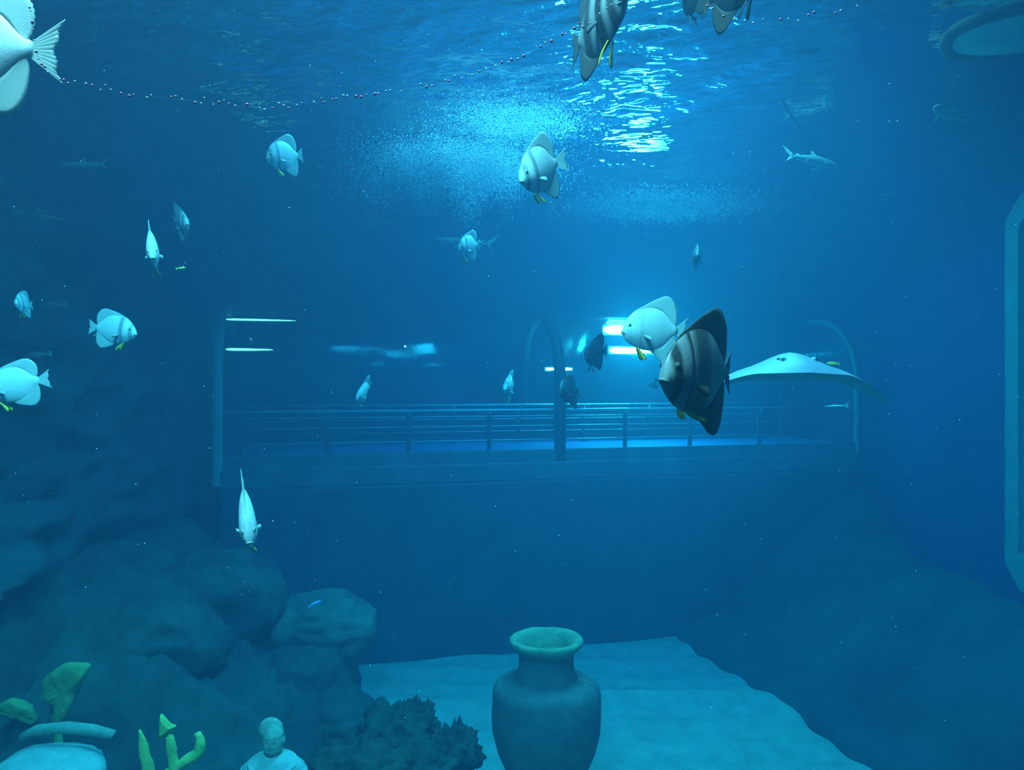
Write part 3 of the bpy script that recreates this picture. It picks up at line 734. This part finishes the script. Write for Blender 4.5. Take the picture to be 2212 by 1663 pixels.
# ------------------------------------------------------------------ translucent panel added as the window's reflection in the water surface
def reflection_panel():
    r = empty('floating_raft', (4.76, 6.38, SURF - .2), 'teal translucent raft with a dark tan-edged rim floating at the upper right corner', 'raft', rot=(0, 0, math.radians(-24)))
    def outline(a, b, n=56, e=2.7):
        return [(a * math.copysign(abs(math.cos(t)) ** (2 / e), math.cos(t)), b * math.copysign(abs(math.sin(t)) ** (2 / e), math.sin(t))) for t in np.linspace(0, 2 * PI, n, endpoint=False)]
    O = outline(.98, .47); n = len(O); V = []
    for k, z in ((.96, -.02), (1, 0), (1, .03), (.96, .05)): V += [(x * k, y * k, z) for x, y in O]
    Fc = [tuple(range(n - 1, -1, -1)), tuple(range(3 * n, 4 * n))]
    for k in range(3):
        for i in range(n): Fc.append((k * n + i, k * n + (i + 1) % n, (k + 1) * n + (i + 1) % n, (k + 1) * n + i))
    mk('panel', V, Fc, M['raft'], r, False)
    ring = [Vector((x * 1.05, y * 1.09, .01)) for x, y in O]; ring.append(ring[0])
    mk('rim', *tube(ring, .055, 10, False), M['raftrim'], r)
reflection_panel()

# ------------------------------------------------------------------ amphora
def amphora():
    D = 7.85; c = P(1180, 1663, D); base = -.06
    k = D / F
    r = empty('amphora', (c.x, D, base), 'large clay amphora with a green crusted rim standing on the sand', 'amphora')
    Z = lambda py: EYE - (py - CY) / F * D - base
    R = 118 * k; top = Z(1383)
    prof = [(0, 0), (.24, 0), (.27, .05), (R * .60, .20), (R * .73, .36), (R * .90, .57), (R * .985, .76), (R, .90), (R * .995, 1.05), (R * .98, 1.15), (R * .945, 1.215), (R * .87, 1.25), (R * .72, 1.28), (R * .56, 1.30)]
    v, f = lathe(prof, 64); vv = np.array(v); nn = fbm(vv * 3.2, 5) - .5; rr = np.hypot(vv[:, 0], vv[:, 1]) + 1e-6
    vv[:, 0] *= 1 + .045 * nn / rr * (rr > .05); vv[:, 1] *= 1 + .045 * nn / rr * (rr > .05)
    mk('body', vv, f, M['clay'], r)
    zn = prof[-1][1]
    mk('neck', *lathe([(R * .60, zn - .02), (R * .53, zn + .03), (R * .50, zn + .12), (R * .50, top - .14), (R * .55, top - .08)], 56), M['clay'], r)
    rm = 80 * k
    pr = [(R * .50, top - .12), (rm * .86, top - .075), (rm * .97, top - .04), (rm, top), (rm * .97, top + .02), (rm * .90, top + .03), (rm * .80, top + .015), (rm * .72, top - .02), (rm * .60, top - .12), (rm * .5, top - .3), (rm * .1, top - .34)]
    v, f = lathe(pr, 64); vv = np.array(v); nn = fbm(vv * 6, 5) - .5
    vv *= (1 + .03 * nn)[:, None] * np.array([1, 1, 0]) + np.array([0, 0, 1]); vv[:, 2] += .03 * nn
    mk('rim', vv, f, M['clayrim'], r)
amphora()

# ------------------------------------------------------------------ boulders, corals
def blob(name, loc, size, mat, label, cat, seed, rough_=.35, spiky=0.0, nu=54, nv=34, rot=0.0):
    v, f = sphere((0, 0, 0), 1, nu, nv); v = np.array(v)
    n = fbm(v * 1.3 + seed, 5, .55, True) - .5; n2 = fbm(v * 5 + seed, 4) - .5
    d = 1 + rough_ * n * 1.6 + .18 * rough_ * n2 * 2
    if spiky: d = d + spiky * np.maximum(0, vnoise(v * 7 + seed) - .5) * 2.2
    v = v * d[:, None]
    if not spiky: v = np.sign(v) * np.abs(v) ** .86
    v = v * np.array(size)
    o = mk(name, v, f, mat, None); o.location = loc; o.rotation_euler = (0, 0, rot); tag(o, label, cat); return o
blob('boulder', P(690, 1352, 9.9), (.66, .5, .36), M['boulder'], 'pale mottled boulder perched at the inner end of the left rock slope', 'rock', 3.1, .45)
blob('boulder', P(640, 1500, 9.2), (.62, .6, .55), M['rock'], 'dark boulder below the pale mottled one', 'rock', 5.7, .4)
blob('boulder', P(470, 1290, 9.6), (.75, .7, .5), M['rock'], 'broad dark boulder on the left slope below the white batfish', 'rock', 9.2, .4)
blob('boulder', P(300, 1390, 8.4), (.8, .7, .55), M['rock'], 'rounded dark rock high on the left slope above the trident', 'rock', 12.2, .4)
blob('boulder', P(735, 1560, 8.6), (.36, .4, .3), M['rock'], 'low dark rock behind the corals', 'rock', 2.2, .4)
blob('boulder', P(90, 1690, 5.8), (.42, .4, .2), M['stone'], 'smooth pale dome of rock in the bottom left corner', 'rock', 6.1, .15)
blob('coral', P(850, 1600, 7.7), (.34, .3, .24), M['coral'], 'lumpy mottled coral with dark knobs on the sand left of the amphora', 'coral', 4.4, .5, .45)
blob('coral', P(905, 1575, 7.9), (.16, .16, .22), M['coral'], 'upright dark ragged coral behind the lumpy one', 'coral', 14.4, .5, .6)
blob('coral', P(985, 1628, 7.6), (.2, .2, .2), M['coral'], 'dark cabbage shaped coral close to the amphora', 'coral', 24.4, .4, .6)
blob('coral', P(775, 1668, 7.0), (.36, .3, .22), M['coral'], 'low coral lump at the bottom edge beside the statue', 'coral', 34.4, .5, .4)
blob('coral', P(900, 1672, 7.2), (.36, .3, .2), M['coral'], 'dark low coral lump at the bottom edge left of the amphora', 'coral', 37.9, .5, .4)

# weathered pieces at the lower left
def slab(name, pts, D, th, mat, label, cat, seed):
    """a thick weathered board: outline in its own plane, with chipped, rounded edges"""
    pp = crv(pts + [pts[0]], 72)[:-1]; c = pp.mean(0); n = len(pp); V, Fc = [], []
    cen = P(c[0], c[1], D); rings = ((.25, -.5), (.5, -.5), (.75, -.48), (.93, -.42), (1.0, -.15), (1.0, .15), (.93, .42), (.5, .5))
    for k, (sc_, y) in enumerate(rings):
        for q in pp:
            d = (q - c) * sc_ / F * D; V.append((d[0], y * th, -d[1]))
    a = np.array(V); nz = fbm(a * 9 + seed, 5)[:, None] - .5; ny_ = fbm(a * 9 + seed + 30, 5)[:, None] - .5
    V = [tuple(x) for x in a + np.hstack([nz * .05, ny_ * .10, nz * .04])]
    for k in range(len(rings) - 1):
        for i in range(n): Fc.append((k * n + i, k * n + (i + 1) % n, (k + 1) * n + (i + 1) % n, (k + 1) * n + i))
    Fc += [tuple(range(n - 1, -1, -1)), tuple(range((len(rings) - 1) * n, len(rings) * n))]
    o = mk(name, V, Fc, mat); o.location = cen; o.rotation_euler = (.05, 0, .25); tag(o, label, cat); return o
slab('weathered_board', [(98, 1462), (140, 1434), (188, 1438), (178, 1472), (160, 1512), (140, 1556), (122, 1560), (118, 1520), (100, 1505)], 6.4, .12, M['algae'], 'green algae covered axe-shaped board leaning on the lower left slope', 'board', 1)
slab('weathered_board', [(2, 1518), (30, 1510), (62, 1530), (76, 1556), (66, 1566), (30, 1548), (4, 1534)], 6.4, .1, M['algae'], 'small ragged green board at the left edge beside the axe-shaped one', 'board', 2)
c = P(145, 1585, 6.0)
w = mk('curved_beam', *tube([P(45, 1592, 6.0), P(80, 1577, 6.0), P(145, 1571, 6.0), P(200, 1577, 6.02), P(246, 1588, 6.05)], [.03, .042, .045, .045, .04], 10), M['stonehead'])
tag(w, 'curved pale beam arching over the dome rock at lower left', 'beam')
w = mk('mast_post', *tube([P(112, 1480, 6.5), P(122, 1560, 6.45), P(128, 1640, 6.4), P(132, 1760, 6.4)], [.03, .035, .04, .05], 9), M['algae'])
tag(w, 'thin post carrying the axe-shaped board down to the slope', 'post')

# ------------------------------------------------------------------ trident and statue
def trident():
    D = 5.4; r = empty('trident', (P(362, 1700, D).x, D, -.2), 'crusted yellow-green trident with a broken centre tip rising from the bottom edge', 'trident')
    o = Vector(r.location); q = lambda x, y, dy=0: P(x, y, D) + Vector((0, dy, 0)) - o
    def kn(v, s):
        a = np.array([tuple(x) for x in v]); n = fbm(a * 16 + s, 4)[:, None] - .5
        n2 = fbm(a * 16 + s + 40, 4)[:, None] - .5
        return a + np.hstack([n, n * 0, n2]) * .022
    def tb(nm, pts, rad, s):
        p = crv(np.array([tuple(x) for x in pts]), 18); rr = np.interp(np.linspace(0, 1, 18), np.linspace(0, 1, len(rad)), rad)
        v, f = tube(p, list(rr), 14); mk(nm, kn(v, s), f, M['bronze'], r)
    tb('prong', [q(322, 1690), q(318, 1650), q(309, 1610), q(303, 1576)], [.042, .040, .030, .009], 1)
    tb('prong', [q(376, 1690), q(375, 1650), q(370, 1615), q(367, 1590)], [.038, .036, .034, .022], 2)
    tb('prong', [q(372, 1668), q(400, 1645), q(427, 1628), q(433, 1608), q(425, 1583)], [.032, .036, .036, .034, .022], 3)
    tb('crossbar', [q(316, 1700), q(340, 1686), q(362, 1672), q(385, 1656)], [.034, .034, .036, .03], 4)
    tb('shaft', [q(362, 1680), q(362, 1760), q(362, 2000), q(362, 2180, 0)], [.034, .032, .032, .034], 5)
    tb('tip_neck', [q(368, 1592), q(364, 1584), q(361, 1574)], [.016, .011, .014], 7)
    A = [(348, 1541), (358, 1553), (369, 1566), (380, 1569), (372, 1578), (358, 1588), (349, 1596), (341, 1594), (345, 1585), (344, 1565)]
    n = len(A); V = []
    ce = np.mean(A, 0)
    for k, y in ((.55, -.034), (1, -.014), (1, .014), (.55, .034)):
        for x, z in A: p_ = q(ce[0] + (x - ce[0]) * k, ce[1] + (z - ce[1]) * k, y); V.append(p_)
    Fc = [tuple(range(n)), tuple(range(4 * n - 1, 3 * n - 1, -1))]
    for k in range(3):
        for i in range(n): Fc.append((k * n + i, (k + 1) * n + i, (k + 1) * n + (i + 1) % n, k * n + (i + 1) % n))
    mk('barbed_tip', kn(V, 6), Fc, M['bronze'], r, False)
trident()

def statue():
    D = 5.9; top = P(592, 1568, D)
    r = empty('statue', (top.x, D, -.3), 'life-size pale stone statue of a bearded man, head and shoulders at the bottom edge', 'statue'); o = Vector(r.location)
    k = D / F; H = top.z - o.z   # top of the head above the base
    hh = .215
    # robed body: elliptical rings
    rings = [(0, .34, .30), (.05, .34, .30), (.25, .27, .24), (.55, .25, .21), (.80, .24, .19), (.98, .25, .19), (1.14, .245, .185), (1.25, .248, .165), (1.31, .235, .14), (1.345, .185, .115), (1.37, .12, .092), (1.385, .075, .075), (1.40, .060, .065), (1.46, .055, .06)]
    s = (H - hh * .86) / 1.40
    V, Fc = [], []; n = 44
    for z, a, b in rings:
        for j in range(n):
            t = 2 * PI * j / n; f = 1 + (.05 * math.sin(9 * t + 2.2 * z) * (1 if z < 1.2 else .35) if z < 1.3 else 0)
            V.append((a * f * math.cos(t), b * f * math.sin(t), z * s))
    for i in range(len(rings) - 1):
        for j in range(n): Fc.append((i * n + j, i * n + (j + 1) % n, (i + 1) * n + (j + 1) % n, (i + 1) * n + j))
    Fc += [tuple(range(n - 1, -1, -1)), tuple(range(len(V) - n, len(V)))]
    mk('robed_body', V, Fc, M['stone'], r)
    for sx in (1, -1):
        mk('arm', *tube([Vector((.19 * sx, 0, 1.29 * s)), Vector((.235 * sx, -.01, 1.12 * s)), Vector((.255 * sx, -.03, .92 * s)), Vector((.22 * sx, -.14, .80 * s)), Vector((.14 * sx, -.22, .84 * s))], [.06, .066, .056, .05, .04], 14), M['stone'], r)
    mk('neck_drape', *tube([(.17 * math.cos(a), -.03 + .12 * math.sin(a), (1.33 + .03 * math.sin(a)) * s) for a in np.linspace(0, 2 * PI, 25)], .022, 8), M['stone'], r)
    mk('pedestal', *lathe([(0, -.3), (.45, -.3), (.45, -.03), (.42, 0), (0, 0)], 32), M['stonehead'], r)
    # head facing the viewer (-Y)
    v, f = sphere((0, 0, 0), 1, 48, 32); v = np.array(v); x, y, z = v.T
    g = lambda cx, cz, sx, sz: np.exp(-((x - cx) / sx) ** 2 - ((z - cz) / sz) ** 2) * (y < 0)
    d = 1 + .20 * g(0, -.02, .10, .26) - .10 * g(.32, .12, .16, .12) - .10 * g(-.32, .12, .16, .12) + .06 * g(0, .3, .5, .1) - .05 * g(0, -.36, .22, .05) + .05 * g(.3, .1, .07, .06) + .05 * g(-.3, .1, .07, .06)
    beard = ((y < .2) & (z < -.35)); d = d + np.where(beard, .10 * (fbm(v * 7, 3) + .3), 0)
    hair = (z > .45) | (y > .25); d = d + np.where(hair, .13 * fbm(v * 6 + 9, 3, .5, True), 0)
    v = v * d[:, None] * np.array([.074, .09, hh / 2])
    h = mk('head', v + np.array([0, -.015, H - hh * .52]), f, M['stonehead'], r)
    for sx in (1, -1): mk('ear', *sphere((.075 * sx, .0, H - hh * .52), .024, 10, 8, (.5, .8, 1.3)), M['stonehead'], h)
    v, f = sphere((0, 0, 0), 1, 40, 26); v = np.array(v); v = v * (1 + .3 * (fbm(v * 3, 4, .5, True) - .5))[:, None] * np.array([.09, .06, .10])
    mk('hair_mass', v + np.array([-.04, .05, H - .065]), f, M['stonehead'], r)
statue()

# ------------------------------------------------------------------ bubble clouds near the surface
ICO = []
def ico():
    t = (1 + 5 ** .5) / 2
    v = np.array([(-1, t, 0), (1, t, 0), (-1, -t, 0), (1, -t, 0), (0, -1, t), (0, 1, t), (0, -1, -t), (0, 1, -t), (t, 0, -1), (t, 0, 1), (-t, 0, -1), (-t, 0, 1)]); v /= np.linalg.norm(v[0])
    f = np.array([(0, 11, 5), (0, 5, 1), (0, 1, 7), (0, 7, 10), (0, 10, 11), (1, 5, 9), (5, 11, 4), (11, 10, 2), (10, 7, 6), (7, 1, 8), (3, 9, 4), (3, 4, 2), (3, 2, 6), (3, 6, 8), (3, 8, 9), (4, 9, 5), (2, 4, 11), (6, 2, 10), (8, 6, 7), (9, 8, 1)])
    return v, f
IV, IF = ico()
def cloud(name, pts, radii, mat, label, cat):
    pts = np.asarray(pts); n = len(pts); V = (pts[:, None, :] + IV[None] * np.asarray(radii)[:, None, None]).reshape(-1, 3)
    Fc = (IF[None] + 12 * np.arange(n)[:, None, None]).reshape(-1, 3)
    me = bpy.data.meshes.new(name); me.vertices.add(len(V)); me.vertices.foreach_set('co', V.astype(np.float32).ravel())
    me.loops.add(Fc.size); me.loops.foreach_set('vertex_index', Fc.ravel().astype(np.int32)); me.polygons.add(len(Fc))
    me.polygons.foreach_set('loop_start', (np.arange(len(Fc)) * 3).astype(np.int32)); me.polygons.foreach_set('use_smooth', np.ones(len(Fc), bool)); me.update(calc_edges=True)
    me.materials.append(mat); o = bpy.data.objects.new(name, me); COL.objects.link(o); return tag(o, label, cat, None, 'stuff')
def plume(px, py, D, sx, sy, sz, n, r0, r1, label, down=1.0):
    c = P(px, py, D); c.z = SURF - .12
    q = rng.normal(0, 1, (n, 3)); q[:, 2] = -np.abs(q[:, 2]) * down
    lump = 1 + .35 * np.sin(q[:, 0] * 4) * np.sin(q[:, 0] * 1.7 + 1)
    pts = np.array(c) + q * np.array([sx, sy, sz]) * np.stack([np.ones(n), np.ones(n), lump], 1)
    pts[:, 2] = np.minimum(pts[:, 2], SURF - .05)
    return cloud('bubble_cloud', pts, rng.uniform(r0, r1, n), M['bubble'], label, 'bubbles')
plume(975, 300, 10.4, .56, .5, .24, 42000, .0035, .0085, 'broad glowing cloud of fine bubbles hanging under the water surface')
plume(1110, 235, 9.0, .40, .36, .05, 9000, .003, .006, 'thin raft of bubbles spread flat under the surface, nearer than the broad cloud', .6)
plume(1430, 400, 13.0, .75, .5, .09, 12000, .005, .011, 'pale streaks of bubbles under the surface far behind the glitter')

# drifting flakes
n = 230; d = rng.uniform(1.5, 9, n); pts = [P(rng.uniform(0, 2212), rng.uniform(60, 1600), k) for k in d]
cloud('floating_flakes', np.array([tuple(p) for p in pts]), .00062 * d * rng.uniform(.5, 1.4, n), M['snow'], 'tiny white flakes drifting through the water', 'flakes')

# ------------------------------------------------------------------ reflections of bead garlands in the glass, built as beads in the water
def reflected_garland(pts, label, D=1.25, step=13):
    c = crv([(x, y) for x, y in pts], 400); seg = np.r_[0, np.cumsum(np.hypot(*np.diff(c, axis=0).T))]
    m = int(seg[-1] / step); r = empty('bead_garland', P(*pts[len(pts) // 2], D), label, 'garland', 'bead garlands'); o = Vector(r.location)
    pk, wh = [], []
    path = [P(x, y, D) - o for x, y in c[::8]]
    mk('thread', *tube(path, .00010, 5), M['thread'], r)
    for i in range(m):
        t = (i + rng.uniform(-.35, .35)) * step; x = np.interp(t, seg, c[:, 0]); y = np.interp(t, seg, c[:, 1]) + rng.choice([0, 0, 4, -9, -5, -3, 3])
        if rng.random() < .18: continue
        (pk if rng.random() < .48 else wh).append(P(x, y, D) - o + Vector((0, -.001, 0)))
    for nm, ps, mt, rr in (('pink_beads', pk, 'pink', .0024), ('white_beads', wh, 'white', .0018)):
        if ps:
            b = cloud(nm, np.array([tuple(p) for p in ps]), rr * rng.uniform(.75, 1.2, len(ps)), M[mt], None, None); b.parent = r
    return r
reflected_garland([(40, -40), (66, 24), (82, 120), (130, 172), (190, 182), (262, 202), (400, 216), (530, 231), (600, 233), (720, 215), (860, 196), (965, 174), (1080, 140), (1200, 85), (1300, 30), (1345, -30)], 'string of pink and white beads sagging across the upper left half')
reflected_garland([(1470, -40), (1530, 15), (1600, 44), (1680, 46), (1760, 36), (1840, 18), (1890, -30)], 'short string of pinkish beads sagging at the top right of the glitter', step=20)
